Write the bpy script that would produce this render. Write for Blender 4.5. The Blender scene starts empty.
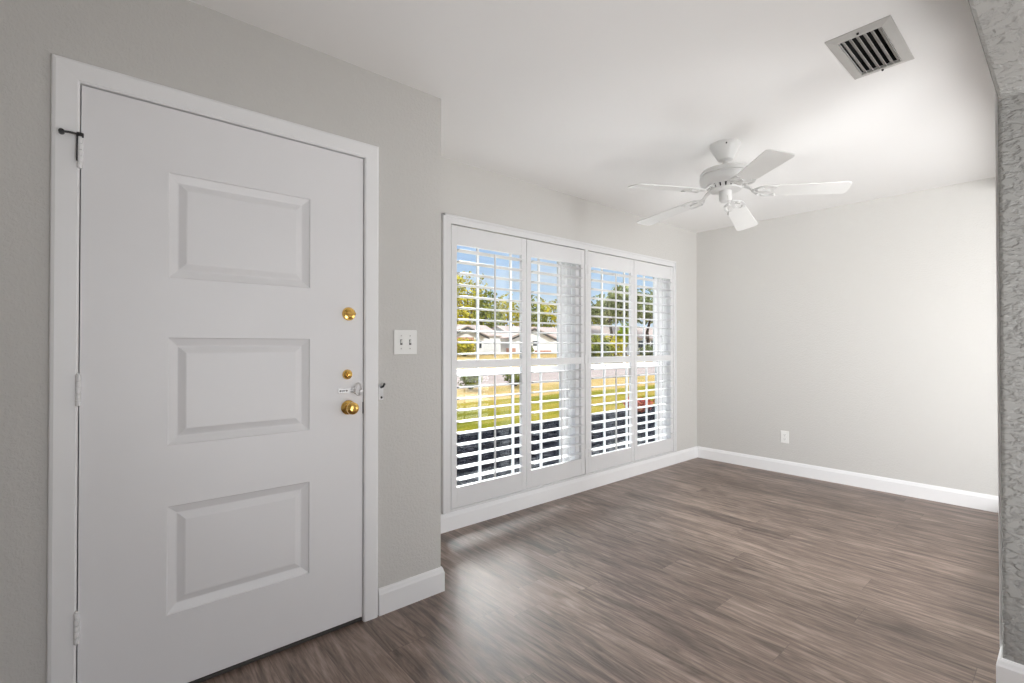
import bpy, bmesh, math, random
from mathutils import Vector, Matrix

random.seed(7)
PI = math.pi
S = bpy.context.scene
C = S.collection

# ------------------------------------------------------------------ camera, sky, lights, exposure
CAM_H = 1.21
F_PX, YAW, PITCH, ROLL = 484.207, 0.859623, 0.008597, -0.000358
def make_camera():
    c, s = math.cos(YAW), math.sin(YAW)
    fwd = Vector((c, s, 0)); right = Vector((s, -c, 0)); up = Vector((0, 0, 1))
    cp, sp = math.cos(PITCH), math.sin(PITCH)
    f2 = fwd * cp + up * sp; u2 = up * cp - fwd * sp
    cr, sr = math.cos(ROLL), math.sin(ROLL)
    r3 = right * cr + u2 * sr; u3 = u2 * cr - right * sr
    cd = bpy.data.cameras.new('camera'); o = bpy.data.objects.new('camera', cd); C.objects.link(o)
    m = Matrix.Identity(4)
    for i in range(3):
        m[i][0] = r3[i]; m[i][1] = u3[i]; m[i][2] = -f2[i]
    m[2][3] = CAM_H
    o.matrix_world = m
    cd.sensor_fit = 'HORIZONTAL'; cd.sensor_width = 36.0; cd.lens = F_PX * 36.0 / 1024.0
    cd.clip_start = 0.02; cd.clip_end = 600
    S.camera = o
make_camera()

S.view_settings.view_transform = 'Standard'
S.view_settings.look = 'None'
S.view_settings.gamma = 1.0
S.view_settings.use_curve_mapping = False
S.view_settings.exposure = 0.14
S.cycles.use_denoising = True
S.cycles.max_bounces = 12
S.cycles.diffuse_bounces = 8
S.cycles.transparent_max_bounces = 24
S.cycles.sample_clamp_indirect = 6.0

SUN_ELEV, SUN_P = 43.7, 4.6
P_A, P_B, P_C, P_D = 54, 8.5, 32, 12
SKY_L, SKY_FILL_L, SKY_FILL_ELEV, SKY_FILL_R = 0.85, 80.0, 30.0, 18.0
def make_world():
    w = bpy.data.worlds.new('sky'); S.world = w; w.use_nodes = True
    n = w.node_tree.nodes; L = w.node_tree.links; n.clear()
    tc = n.new('ShaderNodeTexCoord'); sep = n.new('ShaderNodeSeparateXYZ')
    L.new(tc.outputs['Generated'], sep.inputs[0])
    ramp = n.new('ShaderNodeValToRGB'); L.new(sep.outputs['Z'], ramp.inputs[0])
    cr = ramp.color_ramp
    cr.elements[0].position = 0.0; cr.elements[0].color = (0.80, 0.90, 1.0, 1)
    cr.elements[1].position = 1.0; cr.elements[1].color = (0.25, 0.45, 0.90, 1)
    e = cr.elements.new(0.10); e.color = (0.62, 0.79, 1.0, 1)
    e = cr.elements.new(0.30); e.color = (0.36, 0.57, 0.95, 1)
    # soft clouds
    mp = n.new('ShaderNodeMapping'); mp.inputs['Scale'].default_value = (1.5, 1.5, 6.0)
    L.new(tc.outputs['Generated'], mp.inputs[0])
    nz = n.new('ShaderNodeTexNoise'); nz.inputs['Scale'].default_value = 2.2; nz.inputs['Detail'].default_value = 6
    L.new(mp.outputs[0], nz.inputs['Vector'])
    cl = n.new('ShaderNodeMapRange'); cl.inputs[1].default_value = 0.52; cl.inputs[2].default_value = 0.75
    cl.inputs[3].default_value = 0.0; cl.inputs[4].default_value = 0.8
    L.new(nz.outputs['Fac'], cl.inputs[0])
    mx = n.new('ShaderNodeMix'); mx.data_type = 'RGBA'
    L.new(cl.outputs[0], mx.inputs[0]); L.new(ramp.outputs[0], mx.inputs[6]); mx.inputs[7].default_value = (0.97, 0.98, 1.0, 1)
    # added bright sky patch, out of view, to fill the room through the windows
    nrm = n.new('ShaderNodeVectorMath'); nrm.operation = 'NORMALIZE'; L.new(tc.outputs['Generated'], nrm.inputs[0])
    dt = n.new('ShaderNodeVectorMath'); dt.operation = 'DOT_PRODUCT'; L.new(nrm.outputs[0], dt.inputs[0])
    dt.inputs[1].default_value = Vector((0.35, 0.80, math.tan(math.radians(SKY_FILL_ELEV)) * 0.873)).normalized()
    st = n.new('ShaderNodeMapRange'); st.interpolation_type = 'SMOOTHSTEP'
    st.inputs[1].default_value = math.cos(math.radians(SKY_FILL_R)); st.inputs[2].default_value = math.cos(math.radians(SKY_FILL_R * 0.55))
    st.inputs[3].default_value = SKY_L; st.inputs[4].default_value = SKY_FILL_L
    L.new(dt.outputs['Value'], st.inputs[0])
    wh = n.new('ShaderNodeMapRange'); wh.inputs[1].default_value = SKY_L; wh.inputs[2].default_value = SKY_L + 1.0
    L.new(st.outputs[0], wh.inputs[0])
    mw = n.new('ShaderNodeMix'); mw.data_type = 'RGBA'
    L.new(wh.outputs[0], mw.inputs[0]); L.new(mx.outputs[2], mw.inputs[6]); mw.inputs[7].default_value = (1.0, 0.99, 0.98, 1)
    bg = n.new('ShaderNodeBackground'); out = n.new('ShaderNodeOutputWorld')
    L.new(mw.outputs[2], bg.inputs['Color']); L.new(st.outputs[0], bg.inputs['Strength'])
    L.new(bg.outputs[0], out.inputs['Surface'])
make_world()

def make_sun():
    d = bpy.data.lights.new('sun', 'SUN'); d.energy = SUN_P; d.color = (1.0, 0.95, 0.86); d.angle = math.radians(0.6)
    o = bpy.data.objects.new('sun', d); C.objects.link(o)
    e = math.radians(SUN_ELEV)
    v = Vector((0.25, math.cos(e), -math.sin(e)))      # the way the sunlight travels: from behind the house
    o.rotation_euler = v.to_track_quat('-Z', 'Y').to_euler()
make_sun()

def area(name, loc, target, sx, sy, power, col=(1, 1, 1), spread=180):
    d = bpy.data.lights.new(name, 'AREA'); d.shape = 'RECTANGLE'; d.size = sx; d.size_y = sy
    d.energy = power; d.color = col; d.spread = math.radians(spread)
    o = bpy.data.objects.new(name, d); C.objects.link(o); o.location = loc
    o.rotation_euler = (Vector(target) - Vector(loc)).to_track_quat('-Z', 'Y').to_euler()
    return o
# added unseen fill lights, sent through the made-up opening in the nook's right-hand wall
area('side_fill_light', (2.55, -1.30, 1.30), (4.95, 1.15, 1.15), 1.2, 1.2, P_A, (0.99, 0.995, 1.0), 130)
area('side_fill_uplight', (4.10, -1.05, 0.50), (1.90, 1.50, 2.44), 1.7, 1.0, P_B, (0.99, 0.995, 1.0), 110)
# added fill light at the unseen far end of the hall behind the camera
area('hall_fill_light', (1.2, -3.02, 1.3), (1.2, 0, 1.3), 2.2, 2.0, P_C, (1.0, 0.99, 0.98))

# added low fill light, unseen behind the camera, aimed at the ceiling
area('hall_fill_uplight', (0.90, -0.75, 0.30), (2.20, 1.10, 2.44), 0.9, 0.6, P_D, (0.99, 0.995, 1.0), 120)

# ------------------------------------------------------------------ measures (metres; camera stands over 0,0)
YD, YW, XB, ZC = 2.05, 2.682, 4.967, 2.44        # entry wall, window wall, back wall, ceiling
XC = 1.30                                        # corner where the entry wall steps back
XP, YP, ZS = 2.41, 0.171, 2.077                  # post corner, soffit
XL, YH = -1.25, -3.05                            # left wall, far wall of the hall
GZ = -0.25                                       # ground outside

# ------------------------------------------------------------------ materials
def new_mat(name):
    m = bpy.data.materials.new(name); m.use_nodes = True
    n = m.node_tree.nodes; n.clear()
    out = n.new('ShaderNodeOutputMaterial'); b = n.new('ShaderNodeBsdfPrincipled')
    m.node_tree.links.new(b.outputs[0], out.inputs[0])
    return m, n, m.node_tree.links, b
def plain(name, col, rough=0.5, metal=0.0, noise=0.0, nscale=20, bump=0.0, bscale=200, spec=0.5):
    m, n, L, b = new_mat(name)
    b.inputs['Base Color'].default_value = (*col, 1); b.inputs['Roughness'].default_value = rough
    b.inputs['Metallic'].default_value = metal; b.inputs['Specular IOR Level'].default_value = spec
    tc = n.new('ShaderNodeTexCoord')
    if noise > 0:
        nz = n.new('ShaderNodeTexNoise'); nz.inputs['Scale'].default_value = nscale; nz.inputs['Detail'].default_value = 4
        L.new(tc.outputs['Object'], nz.inputs['Vector'])
        mx = n.new('ShaderNodeMix'); mx.data_type = 'RGBA'
        mx.inputs[6].default_value = (*[c * (1 - noise) for c in col], 1)
        mx.inputs[7].default_value = (*[min(1, c * (1 + noise)) for c in col], 1)
        L.new(nz.outputs['Fac'], mx.inputs[0]); L.new(mx.outputs[2], b.inputs['Base Color'])
    if bump > 0:
        nz = n.new('ShaderNodeTexNoise'); nz.inputs['Scale'].default_value = bscale; nz.inputs['Detail'].default_value = 3
        L.new(tc.outputs['Object'], nz.inputs['Vector'])
        bp = n.new('ShaderNodeBump'); bp.inputs['Strength'].default_value = bump; bp.inputs['Distance'].default_value = 0.002
        L.new(nz.outputs['Fac'], bp.inputs['Height']); L.new(bp.outputs[0], b.inputs['Normal'])
    return m
def plaster(name, col, scale, lo, hi, strength, dist, distort=0.6, stretch=(1, 1, 1)):
    """wall paint over orange-peel or knockdown texture"""
    m, n, L, b = new_mat(name)
    b.inputs['Base Color'].default_value = (*col, 1); b.inputs['Roughness'].default_value = 0.7
    b.inputs['Specular IOR Level'].default_value = 0.3
    tc = n.new('ShaderNodeTexCoord')
    nz = n.new('ShaderNodeTexNoise'); nz.inputs['Scale'].default_value = scale; nz.inputs['Detail'].default_value = 5
    nz.inputs['Roughness'].default_value = 0.6; nz.inputs['Distortion'].default_value = distort
    mp = n.new('ShaderNodeMapping'); mp.inputs['Scale'].default_value = stretch
    L.new(tc.outputs['Object'], mp.inputs[0]); L.new(mp.outputs[0], nz.inputs['Vector'])
    mr = n.new('ShaderNodeMapRange'); mr.inputs[1].default_value = lo; mr.inputs[2].default_value = hi
    L.new(nz.outputs['Fac'], mr.inputs[0])
    bp = n.new('ShaderNodeBump'); bp.inputs['Strength'].default_value = strength; bp.inputs['Distance'].default_value = dist
    L.new(mr.outputs[0], bp.inputs['Height']); L.new(bp.outputs[0], b.inputs['Normal'])
    return m
def floor_mat():
    m, n, L, b = new_mat('vinyl_plank')
    tc = n.new('ShaderNodeTexCoord'); sep = n.new('ShaderNodeSeparateXYZ'); L.new(tc.outputs['Object'], sep.inputs[0])
    def math_(op, a, bb=None, c=None):
        q = n.new('ShaderNodeMath'); q.operation = op
        for i, v in enumerate((a, bb, c)):
            if v is None: continue
            if isinstance(v, (int, float)): q.inputs[i].default_value = v
            else: L.new(v, q.inputs[i])
        return q.outputs[0]
    W, LEN = 0.182, 1.22
    xs = math_('DIVIDE', math_('ADD', sep.outputs['X'], 0.031), W)
    row = math_('FLOOR', xs); fx = math_('FRACT', xs)
    wn = n.new('ShaderNodeTexWhiteNoise'); wn.noise_dimensions = '1D'; L.new(row, wn.inputs['W'])
    ys = math_('ADD', math_('DIVIDE', sep.outputs['Y'], LEN), wn.outputs['Value'])
    col_ = math_('FLOOR', ys); fy = math_('FRACT', ys)
    cb = n.new('ShaderNodeCombineXYZ'); L.new(row, cb.inputs[0]); L.new(col_, cb.inputs[1])
    w2 = n.new('ShaderNodeTexWhiteNoise'); w2.noise_dimensions = '2D'; L.new(cb.outputs[0], w2.inputs['Vector'])
    # grain: long streaks, shifted for every plank
    off = n.new('ShaderNodeVectorMath'); off.operation = 'MULTIPLY_ADD'
    L.new(w2.outputs['Color'], off.inputs[0]); off.inputs[1].default_value = (9, 9, 9); L.new(tc.outputs['Object'], off.inputs[2])
    def streak(sx, sy, det, dist=0.0):
        mp = n.new('ShaderNodeMapping'); mp.inputs['Scale'].default_value = (sx, sy, 1); L.new(off.outputs[0], mp.inputs[0])
        z = n.new('ShaderNodeTexNoise'); z.inputs['Scale'].default_value = 1.0; z.inputs['Detail'].default_value = det
        z.inputs['Roughness'].default_value = 0.62; z.inputs['Distortion'].default_value = dist
        L.new(mp.outputs[0], z.inputs['Vector']); return z.outputs['Fac']
    g1 = streak(24, 1.9, 8, 2.0); g2 = streak(110, 6.0, 5, 1.2); g3 = streak(9, 1.5, 5, 2.2)
    v = math_('ADD', math_('MULTIPLY', g1, 0.62), math_('MULTIPLY', g2, 0.30))
    v = math_('ADD', v, math_('MULTIPLY', g3, 0.42))
    v = math_('ADD', v, math_('MULTIPLY', w2.outputs['Value'], 0.09))
    ramp = n.new('ShaderNodeValToRGB'); L.new(v, ramp.inputs[0]); cr = ramp.color_ramp
    cr.elements[0].position = 0.50; cr.elements[0].color = (0.034, 0.022, 0.017, 1)
    cr.elements[1].position = 0.90; cr.elements[1].color = (0.39, 0.297, 0.247, 1)
    e = cr.elements.new(0.62); e.color = (0.112, 0.077, 0.061, 1)
    e = cr.elements.new(0.75); e.color = (0.222, 0.161, 0.129, 1)
    # seams
    def edge(f, wdt):
        a = math_('MINIMUM', f, math_('SUBTRACT', 1.0, f)); return math_('LESS_THAN', a, wdt)
    seam = math_('MAXIMUM', edge(fx, 0.007), edge(fy, 0.0011))
    mx = n.new('ShaderNodeMix'); mx.data_type = 'RGBA'; L.new(math_('MULTIPLY', seam, 0.4), mx.inputs[0])
    L.new(ramp.outputs[0], mx.inputs[6]); mx.inputs[7].default_value = (0.05, 0.035, 0.03, 1)
    L.new(mx.outputs[2], b.inputs['Base Color'])
    rr = n.new('ShaderNodeMapRange'); rr.inputs[3].default_value = 0.35; rr.inputs[4].default_value = 0.47
    L.new(g1, rr.inputs[0]); L.new(rr.outputs[0], b.inputs['Roughness'])
    b.inputs['Specular IOR Level'].default_value = 0.65
    hgt = math_('SUBTRACT', math_('MULTIPLY', g1, 0.5), math_('MULTIPLY', seam, 0.8))
    bp = n.new('ShaderNodeBump'); bp.inputs['Strength'].default_value = 0.25; bp.inputs['Distance'].default_value = 0.0015
    L.new(hgt, bp.inputs['Height']); L.new(bp.outputs[0], b.inputs['Normal'])
    return m
def glass_mat():
    m = bpy.data.materials.new('window_glass'); m.use_nodes = True
    n = m.node_tree.nodes; L = m.node_tree.links; n.clear()
    out = n.new('ShaderNodeOutputMaterial'); t = n.new('ShaderNodeBsdfTransparent'); g = n.new('ShaderNodeBsdfGlossy')
    t.inputs['Color'].default_value = (0.96, 0.98, 0.98, 1); g.inputs['Roughness'].default_value = 0.02
    lw = n.new('ShaderNodeLayerWeight'); lw.inputs['Blend'].default_value = 0.5
    pw = n.new('ShaderNodeMath'); pw.operation = 'POWER'; L.new(lw.outputs['Facing'], pw.inputs[0]); pw.inputs[1].default_value = 5.0
    fr = n.new('ShaderNodeMath'); fr.operation = 'MULTIPLY_ADD'; L.new(pw.outputs[0], fr.inputs[0]); fr.inputs[1].default_value = 0.5; fr.inputs[2].default_value = 0.025
    mx = n.new('ShaderNodeMixShader'); L.new(fr.outputs[0], mx.inputs[0]); L.new(t.outputs[0], mx.inputs[1]); L.new(g.outputs[0], mx.inputs[2])
    L.new(mx.outputs[0], out.inputs[0])
    return m
def patchy(name, stops, scale, rough=0.9, detail=6, bump=0.0, stretch=(1, 1, 1)):
    """natural ground or foliage: a colour ramp over noise"""
    m, n, L, b = new_mat(name)
    tc = n.new('ShaderNodeTexCoord'); mp = n.new('ShaderNodeMapping'); mp.inputs['Scale'].default_value = stretch
    L.new(tc.outputs['Object'], mp.inputs[0])
    nz = n.new('ShaderNodeTexNoise'); nz.inputs['Scale'].default_value = scale; nz.inputs['Detail'].default_value = detail
    nz.inputs['Roughness'].default_value = 0.65
    L.new(mp.outputs[0], nz.inputs['Vector'])
    r = n.new('ShaderNodeValToRGB'); L.new(nz.outputs['Fac'], r.inputs[0])
    r.color_ramp.elements[0].position = stops[0][0]; r.color_ramp.elements[0].color = (*stops[0][1], 1)
    r.color_ramp.elements[1].position = stops[-1][0]; r.color_ramp.elements[1].color = (*stops[-1][1], 1)
    for p, c in stops[1:-1]:
        e = r.color_ramp.elements.new(p); e.color = (*c, 1)
    L.new(r.outputs[0], b.inputs['Base Color']); b.inputs['Roughness'].default_value = rough
    b.inputs['Specular IOR Level'].default_value = 0.0
    if bump:
        bp = n.new('ShaderNodeBump'); bp.inputs['Strength'].default_value = bump; bp.inputs['Distance'].default_value = 0.03
        L.new(nz.outputs['Fac'], bp.inputs['Height']); L.new(bp.outputs[0], b.inputs['Normal'])
    return m
M = {}
M['wall'] = plaster('wall_paint', (0.605, 0.593, 0.570), 85, 0.42, 0.62, 0.40, 0.0020)
M['ceiling'] = plaster('ceiling_paint', (0.88, 0.875, 0.865), 60, 0.42, 0.62, 0.08, 0.0015)
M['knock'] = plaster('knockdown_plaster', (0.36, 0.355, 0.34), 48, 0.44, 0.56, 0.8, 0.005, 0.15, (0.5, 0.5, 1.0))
M['trim'] = plain('trim_paint', (0.85, 0.85, 0.855), 0.35, noise=0.02, nscale=6)
M['door'] = plain('door_paint', (0.81, 0.805, 0.815), 0.38, bump=0.04, bscale=260, noise=0.02, nscale=5)
M['shutter'] = plain('shutter_paint', (0.71, 0.71, 0.715), 0.33, noise=0.015, nscale=8)
M['floor'] = floor_mat()
M['glass'] = glass_mat()
M['vinyl'] = plain('window_vinyl', (0.82, 0.82, 0.82), 0.4, noise=0.02)
M['brass'] = plain('polished_brass', (0.86, 0.55, 0.16), 0.20, 1.0, noise=0.06, nscale=60)
M['chrome'] = plain('chrome', (0.82, 0.82, 0.83), 0.28, 1.0, noise=0.05, nscale=60)
M['black'] = plain('black_metal', (0.02, 0.02, 0.022), 0.45, noise=0.2)
M['dark'] = plain('dark_void', (0.012, 0.012, 0.012), 0.9, noise=0.2)
M['plate'] = plain('switch_plastic', (0.83, 0.83, 0.81), 0.35, noise=0.01)
M['socket'] = plain('socket_slot', (0.10, 0.10, 0.10), 0.6, noise=0.1)
M['fan'] = plain('fan_enamel', (0.72, 0.72, 0.71), 0.32, noise=0.02, nscale=10)
M['fanblade'] = plain('fan_blade_laminate', (0.80, 0.80, 0.785), 0.42, noise=0.02, nscale=12)
M['vent'] = plain('vent_metal', (0.50, 0.49, 0.47), 0.45, noise=0.03)
M['threshold'] = plain('threshold_metal', (0.05, 0.045, 0.04), 0.5, noise=0.1)
M['roof_in'] = plain('roof_deck', (0.35, 0.33, 0.31), 0.9, noise=0.1)
M['stucco'] = plaster('exterior_stucco', (0.75, 0.74, 0.71), 40, 0.4, 0.6, 0.4, 0.004)
M['lawn'] = patchy('lawn_grass', [(0.30, (0.040, 0.050, 0.004)), (0.43, (0.105, 0.100, 0.010)), (0.54, (0.17, 0.135, 0.022)), (0.70, (0.22, 0.14, 0.045))], 0.55, bump=0.4, stretch=(0.5, 1.6, 1), detail=9)
M['farlawn'] = patchy('dry_lawn', [(0.30, (0.14, 0.13, 0.035)), (0.5, (0.25, 0.175, 0.07)), (0.72, (0.33, 0.24, 0.13))], 0.4, detail=9)
M['mulch'] = patchy('mulch_with_shade', [(0.40, (0.0012, 0.0015, 0.0025)), (0.52, (0.006, 0.007, 0.011)), (0.60, (0.035, 0.036, 0.042)), (0.72, (0.14, 0.13, 0.12))], 9, bump=1.0, detail=8)  # mulch colour darkened to deepen the house shadow over the bed
M['street'] = patchy('street_concrete', [(0.3, (0.20, 0.165, 0.15)), (0.7, (0.25, 0.21, 0.195))], 0.8)
M['bark'] = patchy('tree_bark', [(0.3, (0.05, 0.038, 0.03)), (0.7, (0.17, 0.13, 0.10))], 5, stretch=(3, 3, 0.6))
M['leaf_yellow'] = patchy('foliage_yellow_green', [(0.30, (0.07, 0.08, 0.008)), (0.46, (0.32, 0.30, 0.028)), (0.64, (0.66, 0.54, 0.07))], 1.1)
M['leaf_dark'] = patchy('foliage_dark_green', [(0.30, (0.03, 0.045, 0.010)), (0.48, (0.14, 0.165, 0.026)), (0.66, (0.44, 0.42, 0.08))], 1.1)
M['leaf_gray'] = patchy('foliage_gray_green', [(0.30, (0.06, 0.075, 0.03)), (0.48, (0.21, 0.24, 0.10)), (0.66, (0.46, 0.47, 0.23))], 1.2)
M['leaf_lime'] = patchy('foliage_lime', [(0.30, (0.12, 0.17, 0.012)), (0.7, (0.42, 0.50, 0.05))], 3)
M['leaf_red'] = patchy('foliage_red', [(0.30, (0.10, 0.02, 0.015)), (0.52, (0.38, 0.07, 0.05)), (0.7, (0.40, 0.22, 0.10))], 9)
M['house_white'] = plain('house_white_paint', (0.74, 0.72, 0.70), 0.7, noise=0.03, nscale=1)
M['house_roof'] = patchy('pale_shingle', [(0.3, (0.40, 0.32, 0.285)), (0.7, (0.50, 0.415, 0.375))], 3, stretch=(1, 1, 6))
M['brick'] = patchy('pink_brick', [(0.3, (0.36, 0.18, 0.13)), (0.7, (0.56, 0.32, 0.24))], 5)
M['red_door'] = plain('red_door_paint', (0.45, 0.04, 0.045), 0.4, noise=0.05)
M['house_glass'] = plain('dark_window_glass', (0.03, 0.035, 0.045), 0.15, noise=0.1)
M['eave_shade'] = plain('eave_shade_paint', (0.06, 0.055, 0.055), 0.7, noise=0.05)  # dark tone standing in for the shadow under the eaves
M['garage'] = plain('garage_door_paint', (0.66, 0.655, 0.65), 0.5, noise=0.02)

# ------------------------------------------------------------------ mesh helpers
def bm_box(bm, x0, x1, y0, y1, z0, z1):
    v = [bm.verts.new(p) for p in ((x0, y0, z0), (x1, y0, z0), (x1, y1, z0), (x0, y1, z0), (x0, y0, z1), (x1, y0, z1), (x1, y1, z1), (x0, y1, z1))]
    for f in ((0, 3, 2, 1), (4, 5, 6, 7), (0, 1, 5, 4), (1, 2, 6, 5), (2, 3, 7, 6), (3, 0, 4, 7)):
        bm.faces.new([v[i] for i in f])
    return v
def bm_prism(bm, pts, axis, a0, a1):
    """closed outline (2-D points) pushed along axis 'x', 'y' or 'z'"""
    def P(p, a):
        return {'x': (a, p[0], p[1]), 'y': (p[0], a, p[1]), 'z': (p[0], p[1], a)}[axis]
    A = [bm.verts.new(P(p, a0)) for p in pts]; B = [bm.verts.new(P(p, a1)) for p in pts]
    n = len(pts)
    fs = [bm.faces.new(A), bm.faces.new(B[::-1])]
    for i in range(n):
        fs.append(bm.faces.new((A[i], B[i], B[(i + 1) % n], A[(i + 1) % n])))
    bmesh.ops.recalc_face_normals(bm, faces=fs)
def bm_lathe(bm, prof, center, axis='z', n=32):
    """profile of (radius, height) turned round an axis through center"""
    rings = []
    cx, cy, cz = center
    def P(r, h, t):
        c, s = r * math.cos(t), r * math.sin(t)
        if axis == 'z': return (cx + c, cy + s, cz + h)
        if axis == 'y': return (cx + c, cy + h, cz + s)
        return (cx + h, cy + c, cz + s)
    for r, h in prof:
        if r < 1e-6: rings.append([bm.verts.new(P(0, h, 0))])
        else: rings.append([bm.verts.new(P(r, h, 2 * PI * i / n)) for i in range(n)])
    fs = []
    for a, b in zip(rings, rings[1:]):
        for i in range(n):
            j = (i + 1) % n
            if len(a) == 1 and len(b) == 1: continue
            if len(a) == 1: fs.append(bm.faces.new((a[0], b[i], b[j])))
            elif len(b) == 1: fs.append(bm.faces.new((a[i], b[0], a[j])))
            else: fs.append(bm.faces.new((a[i], b[i], b[j], a[j])))
    if len(rings[0]) > 1: fs.append(bm.faces.new(rings[0]))
    if len(rings[-1]) > 1: fs.append(bm.faces.new(rings[-1][::-1]))
    bmesh.ops.recalc_face_normals(bm, faces=fs)
def bm_tube(bm, pts, rad, n=8):
    """round tube along points; rad a number or one per point"""
    pts = [Vector(p) for p in pts]
    R = rad if isinstance(rad, (list, tuple)) else [rad] * len(pts)
    prev = None; rings = []
    for i, p in enumerate(pts):
        t = (pts[min(i + 1, len(pts) - 1)] - pts[max(i - 1, 0)]).normalized()
        a = Vector((0, 0, 1)) if abs(t.z) < 0.9 else Vector((1, 0, 0))
        if prev is not None: a = prev
        u = (a - t * a.dot(t)).normalized(); w = t.cross(u); prev = u
        rings.append([bm.verts.new(p + (u * math.cos(2 * PI * k / n) + w * math.sin(2 * PI * k / n)) * R[i]) for k in range(n)])
    fs = []
    for a, b in zip(rings, rings[1:]):
        for k in range(n):
            fs.append(bm.faces.new((a[k], a[(k + 1) % n], b[(k + 1) % n], b[k])))
    fs.append(bm.faces.new(rings[0][::-1])); fs.append(bm.faces.new(rings[-1]))
    bmesh.ops.recalc_face_normals(bm, faces=fs)
def obj(name, bm, mat, parent=None, smooth=False, bevel=0.0, seg=2):
    me = bpy.data.meshes.new(name); bm.to_mesh(me); bm.free()
    me.materials.append(mat)
    o = bpy.data.objects.new(name, me); C.objects.link(o)
    if parent is not None: o.parent = parent
    if bevel > 0:
        md = o.modifiers.new('bevel', 'BEVEL'); md.width = bevel; md.segments = seg; md.limit_method = 'ANGLE'; md.angle_limit = math.radians(40)
    if smooth:
        for p in me.polygons: p.use_smooth = True
        if smooth == 'auto':
            try: me.set_sharp_from_angle(angle=math.radians(35))
            except Exception: pass
    return o
def box_obj(name, b, mat, parent=None, bevel=0.0):
    bm = bmesh.new(); bm_box(bm, *b); return obj(name, bm, mat, parent, bevel=bevel)
def struct(o):
    o['kind'] = 'structure'; return o
def tag(o, label, cat, group=None):
    o['label'] = label; o['category'] = cat
    if group: o['group'] = group
    return o
def thing(name, label, cat, loc=(0, 0, 0), group=None):
    o = bpy.data.objects.new(name, None); C.objects.link(o); o.location = loc; o.empty_display_size = 0.1
    return tag(o, label, cat, group)
def copy_tree(o, parent=None):
    c = o.copy(); C.objects.link(c)
    if parent is not None: c.parent = parent
    for ch in list(o.children): copy_tree(ch, c)
    return c

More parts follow.
